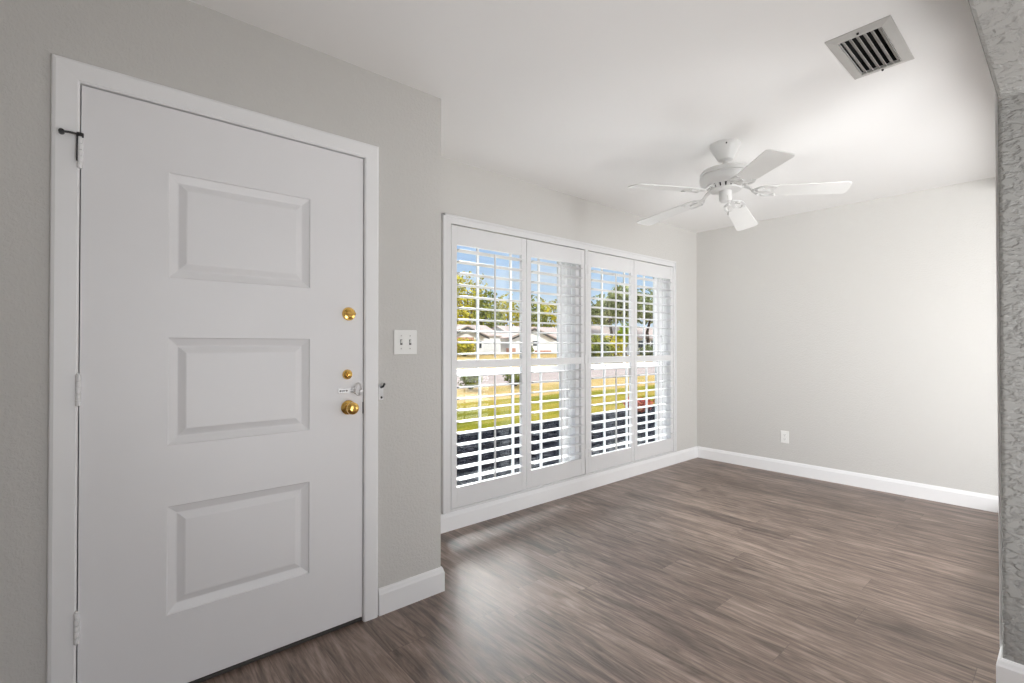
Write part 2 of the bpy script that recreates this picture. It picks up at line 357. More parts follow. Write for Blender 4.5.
# ------------------------------------------------------------------ room shell
def build_shell():
    bm = bmesh.new(); bm_box(bm, XL - 0.1, XB + 0.1, YH - 0.1, YW + 0.02, -0.08, 0.0)
    struct(obj('floor', bm, M['floor']))
    # ceiling, with the duct opening of the air vent
    hx0, hx1, hy0, hy1 = 2.272, 2.612, 0.472, 0.616
    bm = bmesh.new()
    X0, X1, Y0, Y1 = XL - 0.1, XB + 0.1, YH - 0.1, YW + 0.15
    for b in ((X0, hx0, Y0, Y1), (hx1, X1, Y0, Y1), (hx0, hx1, Y0, hy0), (hx0, hx1, hy1, Y1)):
        bm_box(bm, *b, ZC, ZC + 0.10)
    struct(obj('ceiling', bm, M['ceiling']))
    bm = bmesh.new(); bm_box(bm, XL - 0.5, XB + 0.6, YH - 0.6, 3.60, ZC + 0.11, ZC + 0.19)
    struct(obj('trim_roof_deck', bm, M['roof_in']))
    # entry wall (door opening) with the return to the window wall
    dx0, dx1, dz = -0.052, 0.912, 2.055
    T = 0.15
    bm = bmesh.new()
    bm_box(bm, XL - 0.1, dx0, YD, YD + T, 0, ZC)
    bm_box(bm, dx0, dx1, YD, YD + T, dz, ZC)
    bm_box(bm, dx1, XC, YD, YD + T, 0, ZC)
    bm_box(bm, XC - 0.13, XC, YD + T, YW + 0.15, 0, ZC)
    struct(obj('wall_entry', bm, M['wall']))
    # window wall with two window openings
    bm = bmesh.new(); y0, y1 = YW, YW + 0.15
    z0, z1 = 0.06, 2.04
    bm_box(bm, XC, XB, y0, y1, GZ, z0); bm_box(bm, XC, XB, y0, y1, z1, ZC)
    bm_box(bm, XC, 1.76, y0, y1, z0, z1); bm_box(bm, 3.00, 3.16, y0, y1, z0, z1); bm_box(bm, 4.42, XB, y0, y1, z0, z1)
    struct(obj('wall_front', bm, M['wall']))
    bm = bmesh.new(); bm_box(bm, XB, XB + 0.12, -0.05, YW + 0.15, GZ, ZC)
    struct(obj('wall_back', bm, M['wall']))
    # right-hand wall of the nook: its rough end is the post beside the camera; an added unseen opening lets the fill lights in
    wx0, wx1, wz0, wz1 = 2.60, 4.78, 0.15, 2.28
    bm = bmesh.new()
    r = 0.012                                     # rounded corner beads at the end
    arc = [(XP + r - r * math.sin(t), YP - r + r * math.cos(t)) for t in (0, PI / 8, PI / 4, 3 * PI / 8, PI / 2)]
    arc2 = [(XP + r - r * math.cos(t), -0.05 + r - r * math.sin(t)) for t in (0, PI / 4, PI / 2)]
    bm_prism(bm, [(wx0, YP)] + arc + arc2 + [(wx0, -0.05)], 'z', 0, ZC)
    bm_box(bm, wx1, XB, -0.05, YP, 0, ZC)
    bm_box(bm, wx0, wx1, -0.05, YP, 0, wz0); bm_box(bm, wx0, wx1, -0.05, YP, wz1, ZC)
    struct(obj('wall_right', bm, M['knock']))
    # header over the wide opening, seen from below
    bm = bmesh.new()
    prof = [(-0.05, ZS), (YP - r, ZS), (YP - r * 0.3, ZS + r * 0.3), (YP, ZS + r), (YP, ZC), (-0.05, ZC)]
    bm_prism(bm, prof, 'x', XL, XP)
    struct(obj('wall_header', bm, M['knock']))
    bm = bmesh.new(); bm_box(bm, XL - 0.1, XL, YH - 0.1, YD, 0, ZC)
    struct(obj('wall_left', bm, M['wall']))
    bm = bmesh.new()
    bm_box(bm, XL, 0.05, YH - 0.1, YH, 0, ZC); bm_box(bm, 2.35, XB, YH - 0.1, YH, 0, ZC); bm_box(bm, 0.05, 2.35, YH - 0.1, YH, 2.32, ZC)
    bm_box(bm, 0.05, 2.35, YH - 0.1, YH, 0, 0.28)  # unseen opening made for the hall fill light
    struct(obj('wall_hall', bm, M['wall']))
    bm = bmesh.new(); bm_box(bm, XB, XB + 0.12, YH - 0.1, -0.05, 0, ZC)
    struct(obj('wall_hall_end', bm, M['wall']))
    # lining of the opening added for the fill lights
    bm = bmesh.new()
    for b in ((wx0 - 0.06, wx0, wz0 - 0.06, wz1 + 0.06), (wx1, wx1 + 0.06, wz0 - 0.06, wz1 + 0.06), (wx0, wx1, wz0 - 0.06, wz0), (wx0, wx1, wz1, wz1 + 0.06)):
        bm_box(bm, b[0], b[1], YP, YP + 0.016, b[2], b[3])
    struct(obj('added_opening_trim', bm, M['trim'], bevel=0.003))
build_shell()

def baseboard(name, pts):
    """moulded board swept along the foot of the walls, mitred at the corners; the room lies left of the path"""
    t = 0.015; h = 0.118
    prof = [(0, 0), (t, 0), (t, h - 0.026), (t * 0.80, h - 0.019), (t * 0.62, h - 0.008), (t * 0.35, h), (0, h)]
    P = [Vector((x, y, 0)) for x, y in pts]; bm = bmesh.new(); rows = []
    for i, p in enumerate(P):
        d0 = (p - P[i - 1]).normalized() if i > 0 else None
        d1 = (P[i + 1] - p).normalized() if i < len(P) - 1 else None
        n0 = Vector((-d0.y, d0.x, 0)) if d0 else None; n1 = Vector((-d1.y, d1.x, 0)) if d1 else None
        if n0 and n1: m = (n0 + n1); m = m / m.dot(n0)
        else: m = n0 or n1
        rows.append([bm.verts.new((p.x + m.x * q, p.y + m.y * q, z)) for q, z in prof])
    k = len(prof)
    for A, B in zip(rows, rows[1:]):
        for i in range(k): bm.faces.new((A[i], B[i], B[(i + 1) % k], A[(i + 1) % k]))
    bm.faces.new(rows[0]); bm.faces.new(rows[-1][::-1])
    bmesh.ops.recalc_face_normals(bm, faces=bm.faces)
    return struct(obj(name, bm, M['trim']))
baseboard('baseboard_front', [(XB, YW), (XC, YW), (XC, YD), (0.9705, YD)])
baseboard('baseboard_back', [(XB, -0.04 + YP), (XB, YW - 0.014)])
baseboard('baseboard_entry', [(-0.1065, YD), (XL, YD), (XL, YH)])
baseboard('baseboard_right', [(XB, -0.05), (XP, -0.05), (XP, YP), (XB - 0.014, YP)])

# ------------------------------------------------------------------ front door
def build_door():
    DX0, DX1, DZ0, DZ1 = -0.036, 0.896, 0.022, 2.036
    yf = YD - 0.002
    # casing: mitred boards with an eased profile, and the jamb lining
    bm = bmesh.new()
    prof = [(0.0, 0.0), (0.0, 0.010), (0.006, 0.015), (0.056, 0.017), (0.064, 0.014), (0.067, 0.008), (0.067, 0.0)]  # (from inner edge, thickness)
    ix0, ix1, iz = -0.039, 0.899, 2.040
    rows = []
    for d, t in prof:
        rows.append([bm.verts.new(p) for p in ((ix0 - d, YD - t, 0), (ix0 - d, YD - t, iz + d), (ix1 + d, YD - t, iz + d), (ix1 + d, YD - t, 0))])
    fs = []
    for a, b in zip(rows, rows[1:]):
        for i in range(3): fs.append(bm.faces.new((a[i], a[i + 1], b[i + 1], b[i])))
    bmesh.ops.recalc_face_normals(bm, faces=fs)
    for f in fs:
        if f.normal.y > 0.1: f.normal_flip()
    bm_box(bm, -0.052, -0.039, YD, YD + 0.15, 0, 2.055); bm_box(bm, 0.899, 0.912, YD, YD + 0.15, 0, 2.055)
    bm_box(bm, -0.039, 0.899, YD, YD + 0.15, 2.040, 2.055)
    bm_box(bm, -0.039, -0.020, YD + 0.050, YD + 0.15, 0, 2.04); bm_box(bm, 0.880, 0.899, YD + 0.050, YD + 0.15, 0, 2.04)
    bm_box(bm, -0.039, 0.899, YD + 0.050, YD + 0.15, 2.02, 2.04)
    struct(obj('trim_1', bm, M['trim']))
    # the leaf: flat rails and stiles around three raised panels
    bm = bmesh.new()
    px0, px1 = 0.1915, 0.6695
    pz = [(0.2795, 0.6535), (0.8640, 1.2385), (1.4465, 1.8135)]
    xs = [DX0, px0, px1, DX1]; zs = [DZ0] + [z for p in pz for z in p] + [DZ1]
    V = {}
    for i, x in enumerate(xs):
        for k, z in enumerate(zs): V[i, k] = bm.verts.new((x, yf, z))
    for i in range(3):
        for k in range(len(zs) - 1):
            loop = [V[i, k], V[i + 1, k], V[i + 1, k + 1], V[i, k + 1]]
            if i == 1 and k % 2 == 1:
                x0, x1, z0, z1 = xs[1], xs[2], zs[k], zs[k + 1]
                for ins, dep in ((0.0035, 0.005), (0.022, 0.0125), (0.028, 0.0150), (0.031, 0.0150), (0.052, 0.0050), (0.056, 0.0040)):
                    nl = [bm.verts.new(p) for p in ((x0 + ins, yf + dep, z0 + ins), (x1 - ins, yf + dep, z0 + ins), (x1 - ins, yf + dep, z1 - ins), (x0 + ins, yf + dep, z1 - ins))]
                    for q in range(4): bm.faces.new((loop[q], loop[(q + 1) % 4], nl[(q + 1) % 4], nl[q]))
                    loop = nl
            bm.faces.new(loop)
    yb = yf + 0.044
    B = [bm.verts.new(p) for p in ((DX0, yb, DZ0), (DX1, yb, DZ0), (DX1, yb, DZ1), (DX0, yb, DZ1))]
    nk = len(zs) - 1
    bm.faces.new(B[::-1])
    bm.faces.new([V[i, 0] for i in range(4)][::-1] + [B[0], B[1]])
    bm.faces.new([V[i, nk] for i in range(4)] + [B[2], B[3]])
    bm.faces.new([V[0, k] for k in range(nk + 1)] + [B[3], B[0]])
    bm.faces.new([V[3, k] for k in range(nk + 1)][::-1] + [B[1], B[2]])
    bmesh.ops.recalc_face_normals(bm, faces=bm.faces)
    door = struct(obj('door_1', bm, M['door']))
    # two deadbolts and a knob, polished brass
    def deadbolt(x, z, r, turn):
        bm = bmesh.new()
        bm_lathe(bm, [(0, 0.0), (r, 0.0), (r, -0.004), (r * 0.86, -0.010), (r * 0.55, -0.013), (r * 0.5, -0.018), (0, -0.018)], (x, yf, z), 'y', 32)
        d = obj('deadbolt', bm, M['brass'], door, smooth='auto')
        bm = bmesh.new()
        if turn:
            bm_lathe(bm, [(0, -0.017), (0.007, -0.017), (0.007, -0.022), (0, -0.022)], (x, yf, z), 'y', 16)
            bm_box(bm, x - 0.019, x + 0.019, yf - 0.034, yf - 0.020, z - 0.0055, z + 0.0055)
            t = obj('thumb_turn', bm, M['brass'], d, bevel=0.003)
            t.matrix_parent_inverse = Matrix.Identity(4)
        else:
            bm_lathe(bm, [(0, -0.017), (r * 0.42, -0.017), (r * 0.40, -0.025), (r * 0.25, -0.027), (0, -0.027)], (x, yf, z), 'y', 24)
            obj('cylinder_cap', bm, M['brass'], d, smooth='auto')
    deadbolt(0.8315, 1.3475, 0.0290, True)
    deadbolt(0.8260, 1.0860, 0.0215, False)
    x, z = 0.8300, 0.944
    bm = bmesh.new()
    bm_lathe(bm, [(0, 0), (0.031, 0), (0.031, -0.004), (0.026, -0.010), (0.014, -0.014), (0.0, -0.014)], (x, yf, z), 'y', 36)
    kr = obj('knob_rose', bm, M['brass'], door, smooth='auto')
    bm = bmesh.new()
    bm_lathe(bm, [(0, -0.012), (0.011, -0.012), (0.010, -0.024), (0.014, -0.030), (0.023, -0.037), (0.0265, -0.046), (0.0255, -0.055), (0.020, -0.061), (0.010, -0.0635), (0, -0.064)], (x, yf, z), 'y', 36)
    obj('doorknob', bm, M['brass'], door, smooth='auto')
    # chrome swing-bar guard on the leaf
    zc_ = 1.016
    bm = bmesh.new()
    bm_box(bm, 0.785, 0.868, yf - 0.003, yf, zc_ - 0.011, zc_ + 0.011)
    g = obj('swing_guard', bm, M['chrome'], door, bevel=0.0015); 
    bm = bmesh.new()
    for xx in (0.795, 0.823):
        bm_lathe(bm, [(0, -0.003), (0.004, -0.003), (0.003, -0.005), (0, -0.005)], (xx, yf, zc_), 'y', 12)
    obj('screw', bm, M['black'], g)
    bm = bmesh.new()
    bm_box(bm, 0.800, 0.816, yf - 0.0045, yf - 0.003, zc_ - 0.002, zc_ + 0.002)
    obj('slot', bm, M['black'], g)
    bm = bmesh.new()
    ring = [(0.872 + 0.015 * math.cos(t), yf - 0.014, zc_ + 0.004 + 0.026 * math.sin(t)) for t in [2 * PI * i / 20 for i in range(21)]]
    bm_tube(bm, ring, 0.0032, 8)
    bm_tube(bm, [(0.842, yf - 0.003, zc_ + 0.005), (0.848, yf - 0.014, zc_ + 0.008), (0.860, yf - 0.014, zc_ + 0.010)], 0.004, 8)
    bm_tube(bm, [(0.842, yf - 0.003, zc_ - 0.005), (0.848, yf - 0.014, zc_ - 0.006), (0.860, yf - 0.014, zc_ - 0.012)], 0.004, 8)
    bm_lathe(bm, [(0, -0.010), (0.007, -0.010), (0.007, -0.019), (0, -0.019)], (0.884, yf, zc_ - 0.004), 'y', 14)
    obj('swing_bar', bm, M['chrome'], g, smooth='auto')
    # latch bolt plate in the gap beside the knob
    box_obj('latch_plate', (0.8945, 0.8968, yf - 0.0035, yf + 0.02, 0.912, 0.962), M['black'], door)
    # hinges: knuckle barrels
    for zz in (1.815, 1.070, 0.330):
        bm = bmesh.new(); hx = -0.0385
        for k in range(5):
            a = zz - 0.048 + k * 0.0192
            bm_lathe(bm, [(0, a + 0.0006), (0.0062, a + 0.0006), (0.0068, a + 0.002), (0.0068, a + 0.0172), (0.0062, a + 0.0186), (0, a + 0.0186)], (hx, YD - 0.0195, 0), 'z', 14)
        bm_lathe(bm, [(0, zz + 0.048), (0.005, zz + 0.048), (0.0045, zz + 0.053), (0, zz + 0.055)], (hx, YD - 0.0195, 0), 'z', 12)
        bm_box(bm, hx - 0.0012, hx + 0.0005, YD - 0.0145, YD, zz - 0.047, zz + 0.047)
        obj('hinge', bm, M['trim'], door, smooth='auto')
    # black hinge-pin stop on the top hinge
    bm = bmesh.new(); zz = 1.872
    bm_lathe(bm, [(0, zz - 0.006), (0.009, zz - 0.006), (0.009, zz + 0.005), (0, zz + 0.005)], (-0.0385, YD - 0.0195, 0), 'z', 14)
    bm_tube(bm, [(-0.044, YD - 0.023, zz), (-0.064, YD - 0.030, zz - 0.002), (-0.080, YD - 0.030, zz - 0.004)], 0.0035, 8)
    bm_lathe(bm, [(0, -0.010), (0.0075, -0.008), (0.0075, 0.006), (0, 0.008)], (-0.081, YD - 0.026, zz - 0.004), 'y', 12)
    bm_tube(bm, [(-0.0445, YD - 0.026, zz), (-0.0455, YD - 0.027, zz - 0.05), (-0.0455, YD - 0.027, zz - 0.085)], 0.002, 6)
    obj('hinge_pin_stop', bm, M['black'], door, smooth='auto')
    struct(box_obj('trim_4', (-0.039, 0.899, YD + 0.004, YD + 0.15, 0.0, 0.014), M['threshold'], bevel=0.003))
build_door()

def keeper():
    t = thing('guard_keeper', 'small chrome keeper of the swing guard at the edge of the front door casing', 'door hardware', (0.982, YD, 1.000))
    bm = bmesh.new(); bm_box(bm, -0.011, 0.011, -0.004, 0.0, -0.036, 0.036)
    obj('keeper_plate', bm, M['chrome'], t, bevel=0.0015)
    bm = bmesh.new()
    bm_tube(bm, [(0.000, -0.004, 0.022), (0.002, -0.020, 0.026), (0.006, -0.026, 0.040)], [0.005, 0.0045, 0.0055], 10)
    obj('keeper_hook', bm, M['black'], t, smooth=True)
    bm = bmesh.new(); bm_lathe(bm, [(0, -0.004), (0.0055, -0.004), (0.004, -0.0068), (0, -0.007)], (0.002, 0, -0.024), 'y', 14)
    obj('screw', bm, M['black'], t, smooth='auto')
keeper()

# ------------------------------------------------------------------ light switch, wall outlet
def switch_plate():
    t = thing('light_switch', 'white double toggle light switch on the entry wall between door and window', 'light switch', (1.104, YD, 1.2265))
    bm = bmesh.new(); bm_box(bm, -0.060, 0.060, -0.006, 0.0, -0.0575, 0.0575)
    obj('plate', bm, M['plate'], t, bevel=0.003)
    for x in (-0.023, 0.023):
        bm = bmesh.new(); bm_box(bm, x - 0.0055, x + 0.0055, -0.0068, -0.0055, -0.0125, 0.0125)
        s = obj('toggle_slot', bm, M['socket'], t)
        bm = bmesh.new()
        bm_prism(bm, [(-0.006, -0.006), (-0.016, 0.007), (-0.015, 0.011), (-0.006, 0.007)], 'x', x - 0.004, x + 0.004)
        obj('toggle', bm, M['plate'], s, bevel=0.001)
        for z in (-0.030, 0.030):
            bm = bmesh.new(); bm_lathe(bm, [(0, -0.006), (0.0033, -0.006), (0.0025, -0.0075), (0, -0.0076)], (x, 0, z), 'y', 12)
            obj('screw', bm, M['vent'], t, smooth='auto')
switch_plate()
def outlet():
    t = thing('wall_outlet', 'white duplex wall outlet low on the back wall', 'outlet', (XB, 1.797, 0.343))
    bm = bmesh.new(); bm_box(bm, -0.006, 0.0, -0.036, 0.036, -0.0575, 0.0575)
    obj('plate', bm, M['plate'], t, bevel=0.0025)
    for z in (-0.020, 0.020):
        bm = bmesh.new()
        pts = [(0.0165 * math.cos(a) , z + 0.0145 * max(-0.85, min(0.85, math.sin(a)))) for a in [2 * PI * i / 20 for i in range(20)]]
        bm_prism(bm, pts, 'x', -0.0085, -0.005)
        r = obj('receptacle', bm, M['plate'], t)
        bm = bmesh.new()
        for y, hh in ((-0.0063, 0.0045), (0.0063, 0.0036)): bm_box(bm, -0.0090, -0.0083, y - 0.0013, y + 0.0013, z + 0.001 - hh * 0.5, z + 0.001 + hh * 1.2)
        bm_lathe(bm, [(0, -0.0090), (0.0024, -0.0090), (0.0024, -0.0083), (0, -0.0083)], (0, 0, z - 0.007), 'x', 12)
        obj('socket_slot', bm, M['socket'], r)
    bm = bmesh.new(); bm_lathe(bm, [(0, -0.0075), (0.002, -0.0072), (0.003, -0.006), (0, -0.006)], (0, 0, 0), 'x', 12)
    obj('screw', bm, M['vent'], t, smooth='auto')
outlet()

# ------------------------------------------------------------------ the two windows behind the shutters
def build_window(idx, x0, x1, muntins):
    z0, z1 = 0.06, 2.04; ym = YW + 0.098
    bm = bmesh.new(); w = 0.032
    for b in ((x0, x0 + w, z0, z1), (x1 - w, x1, z0, z1), (x0 + w, x1 - w, z0, z0 + w), (x0 + w, x1 - w, z1 - w, z1)):
        bm_box(bm, b[0], b[1], ym - 0.012, ym + 0.052, b[2], b[3])
    # ribs of the sash tracks along both jambs
    for xx in (x0, x1):
        s = 1 if xx == x0 else -1
        for yy in (YW + 0.034, YW + 0.062):
            a, b = sorted((xx, xx + s * 0.010)); bm_box(bm, a, b, yy, yy + 0.008, z0, z1)
        a, b = sorted((xx, xx + s * 0.004)); bm_box(bm, a, b, YW, ym - 0.012, z0, z1)      # white jamb liner
    win = struct(obj('window_%d' % idx, bm, M['vinyl'], bevel=0.002))
    zm = 1.015
    for nm, yy, a, b in (('lower_sash', ym + 0.002, z0 + w, zm + 0.030), ('upper_sash', ym + 0.028, zm - 0.018, z1 - w)):
        bm = bmesh.new(); sw = 0.036
        xa, xb_ = x0 + w, x1 - w
        for q in ((xa, xa + sw, a, b), (xb_ - sw, xb_, a, b), (xa + sw, xb_ - sw, a, a + 0.045), (xa + sw, xb_ - sw, b - 0.045, b)):
            bm_box(bm, q[0], q[1], yy, yy + 0.022, q[2], q[3])
        s = obj(nm, bm, M['vinyl'], win, bevel=0.002)
        for m_ in muntins:
            box_obj('muntin', (m_ - 0.009, m_ + 0.009, yy + 0.004, yy + 0.018, a + 0.045, b - 0.045), M['vinyl'], s)
        box_obj('glass_pane', (xa + sw, xb_ - sw, yy + 0.009, yy + 0.012, a + 0.045, b - 0.045), M['glass'], s)
    for m_ in (muntins[0], muntins[1]):
        bm = bmesh.new(); bm_box(bm, m_ - 0.010, m_ + 0.010, ym - 0.010, ym + 0.002, zm + 0.010, zm + 0.022)
        obj('sash_latch', bm, M['chrome'], win, bevel=0.002)
build_window(1, 1.76, 3.00, [2.100, 2.413, 2.712])
build_window(2, 3.16, 4.42, [3.515, 3.850, 4.180])

# ------------------------------------------------------------------ plantation shutters
def shutter_frame():
    bm = bmesh.new(); y0 = YW - 0.034
    x0, x1, z0, z1 = 1.695, 4.488, 0.128, 2.066
    for b in ((x0, 1.757, z0, z1), (4.446, x1, z0, z1), (1.757, 4.446, 2.009, z1), (1.757, 4.446, z0, 0.143), (3.087, 3.117, 0.143, 2.009)):
        bm_box(bm, b[0], b[1], y0, YW + (0.001 if b[0] != 3.087 else 0.02), b[2], b[3])
    bm_box(bm, 3.000, 3.160, YW - 0.004, YW + 0.0, 0.16, 1.99)
    # raised outer bead
    for b in ((x0, x0 + 0.016, z0, z1), (x1 - 0.016, x1, z0, z1), (x0, x1, z1 - 0.016, z1)):
        bm_box(bm, b[0], b[1], y0 - 0.006, y0, b[2], b[3])
    struct(obj('trim_2', bm, M['shutter'], bevel=0.002))
shutter_frame()
PZ0, PZ1 = 0.147, 2.002
def shutter_panel(x0, x1, label):
    t = thing('shutter_panel', label, 'window shutter', (x0, YW - 0.030, PZ0), 'plantation shutter panels across the front window')
    W = x1 - x0; th = 0.028; st = 0.044
    H = PZ1 - PZ0
    def zz(z): return z - PZ0
    def bx(name, b, bev=0.002):
        return box_obj(name, b, M['shutter'], t, bevel=bev)
    bx('stile', (0, st, 0, th, 0, H)); bx('stile', (W - st, W, 0, th, 0, H))
    bx('top_rail', (st, W - st, 0.001, th - 0.001, zz(1.878), H))
    bx('divider_rail', (st, W - st, 0.001, th - 0.001, zz(1.060), zz(1.114)))
    bx('bottom_rail', (st, W - st, 0.001, th - 0.001, 0, zz(0.278)))
    # louvers: eliptical blades that turn on pins in the stiles
    chord, thick = 0.088, 0.0115
    def louver_mesh():
        bm = bmesh.new(); n = 16
        pts = [(th / 2 + chord / 2 * math.cos(a), thick / 2 * math.sin(a) * (0.55 + 0.45 * abs(math.sin(a)))) for a in [2 * PI * i / n for i in range(n)]]
        bm_prism(bm, pts, 'x', st + 0.003, W - st - 0.003)
        for xx in (st - 0.0, W - st - 0.003):
            bm_lathe(bm, [(0, 0), (0.004, 0), (0.004, 0.003), (0, 0.003)], (xx, th / 2, 0), 'x', 8)
        return bm
    first = None
    for zs in ([1.843 - 0.0765 * k for k in range(10)], [1.009 - 0.0758 * k for k in range(10)]):
        for z in zs:
            if first is None:
                o = first = obj('louver', louver_mesh(), M['shutter'], t, smooth='auto')
            else:
                o = first.copy(); C.objects.link(o); o.parent = t
            o.location = (0, 0, zz(z)); o.rotation_euler = (math.radians(-2.0), 0, 0)
        # tilt rod with its staples, on the room side
        zt, zb = zs[0] - 0.002, zs[-1] - 0.028
        y = th / 2 - chord / 2 - 0.012
        bm = bmesh.new(); bm_box(bm, W / 2 - 0.0055, W / 2 + 0.0055, y - 0.006, y + 0.006, zz(zb), zz(zt))
        rod = obj('tilt_rod', bm, M['shutter'], t, bevel=0.003)
        sf = None
        for z in zs:
            if sf is None:
                bm = bmesh.new(); bm_tube(bm, [(W / 2, y + 0.006, -0.004), (W / 2, y + 0.016, 0.0)], 0.001, 5)
                s_ = sf = obj('staple', bm, M['chrome'], rod)
            else:
                s_ = sf.copy(); C.objects.link(s_); s_.parent = rod
            s_.location = (0, 0, zz(z))
    return t
SP = [(1.763, 2.425), (2.431, 3.082), (3.122, 3.773), (3.779, 4.440)]
SL = ['white louvered shutter panel nearest the front door, first from the left in the window',
      'white louvered shutter panel second from the left, left of the middle post of the window',
      'white louvered shutter panel third from the left, right of the middle post of the window',
      'white louvered shutter panel nearest the back wall, last on the right in the window']
for (a, b), l in zip(SP, SL): shutter_panel(a, b, l)
def hinge_obj(x, z, parent):
    bm = bmesh.new()
    for k in range(3): bm_lathe(bm, [(0, z - 0.036 + k * 0.024), (0.0045, z - 0.036 + k * 0.024), (0.0045, z - 0.013 + k * 0.024), (0, z - 0.013 + k * 0.024)], (x, -0.003, 0), 'z', 10)
    obj('hinge', bm, M['shutter'], parent, smooth='auto')
for t in [o for o in S.objects if o.name.startswith('shutter_panel')]:
    W = [s for s in SP if abs(s[0] - t.location.x) < 1e-4][0]
    right = W[0] in (2.431, 3.779)
    for z in (0.17, 0.95, 1.70): hinge_obj((W[1] - W[0]) if right else 0.0, z, t)

# ------------------------------------------------------------------ ceiling vent
def vent():
    x0, x1, y0, y1 = 2.235, 2.650, 0.437, 0.652
    a0, a1, b0, b1 = 2.272, 2.612, 0.472, 0.616
    t = thing('ceiling_vent', 'grey metal air vent with slanted slats in the ceiling near the header', 'air vent', (x0, y0, ZC))
    def l(x, y): return x - x0, y - y0
    bm = bmesh.new()
    loops = []
    for ins, z in ((0, 0.0), (0.0, -0.004), (0.030, -0.012), (None, -0.012), (None, -0.003)):
        if ins is None: q = (a0 - x0, b0 - y0, a1 - x0, b1 - y0)
        else: q = (ins, ins, x1 - x0 - ins, y1 - y0 - ins)
        loops.append([bm.verts.new(p) for p in ((q[0], q[1], z), (q[2], q[1], z), (q[2], q[3], z), (q[0], q[3], z))])
    for p, q in zip(loops, loops[1:]):
        for i in range(4): bm.faces.new((p[i], p[(i + 1) % 4], q[(i + 1) % 4], q[i]))
    bmesh.ops.recalc_face_normals(bm, faces=bm.faces)
    obj('frame', bm, M['vent'], t)
    # duct box above the opening
    bm = bmesh.new(); A0, B0 = l(a0, b0); A1, B1 = l(a1, b1); hz = 0.085
    v = [bm.verts.new(p) for p in ((A0 + .001, B0 + .001, 0), (A1 - .001, B0 + .001, 0), (A1 - .001, B1 - .001, 0), (A0 + .001, B1 - .001, 0), (A0 + .001, B0 + .001, hz), (A1 - .001, B0 + .001, hz), (A1 - .001, B1 - .001, hz), (A0 + .001, B1 - .001, hz))]
    for f in ((4, 5, 6, 7), (0, 1, 5, 4), (1, 2, 6, 5), (2, 3, 7, 6), (3, 0, 4, 7)): bm.faces.new([v[i] for i in f])
    obj('duct', bm, M['dark'], t)
    n = 6; pitch = (B1 - B0) / n
    for k in range(n):
        yc = B0 + pitch * (k + 0.28)
        bm = bmesh.new()
        top = []; 
        pts = []
        for q in range(6):                               # curved blade section
            u = q / 5.0
            pts.append((yc - 0.006 + 0.010 * u + 0.005 * u * u, -0.013 + 0.018 * u - 0.004 * u * u))
        out = pts + [(p[0] + 0.0012, p[1] - 0.0012) for p in pts[::-1]]
        bm_prism(bm, out, 'x', A0 + 0.003, A1 - 0.003)
        obj('slat', bm, M['vent'], t, smooth='auto')
    for x, y in ((0.018, 0.5 * (B0 + B1)), (x1 - x0 - 0.018, 0.5 * (B0 + B1))):
        bm = bmesh.new(); bm_lathe(bm, [(0, -0.016), (0.003, -0.0155), (0.0045, -0.0125), (0.0045, -0.009), (0, -0.009)], (x, y, 0), 'z', 12)
        obj('screw', bm, M['black'], t, smooth='auto')
vent()

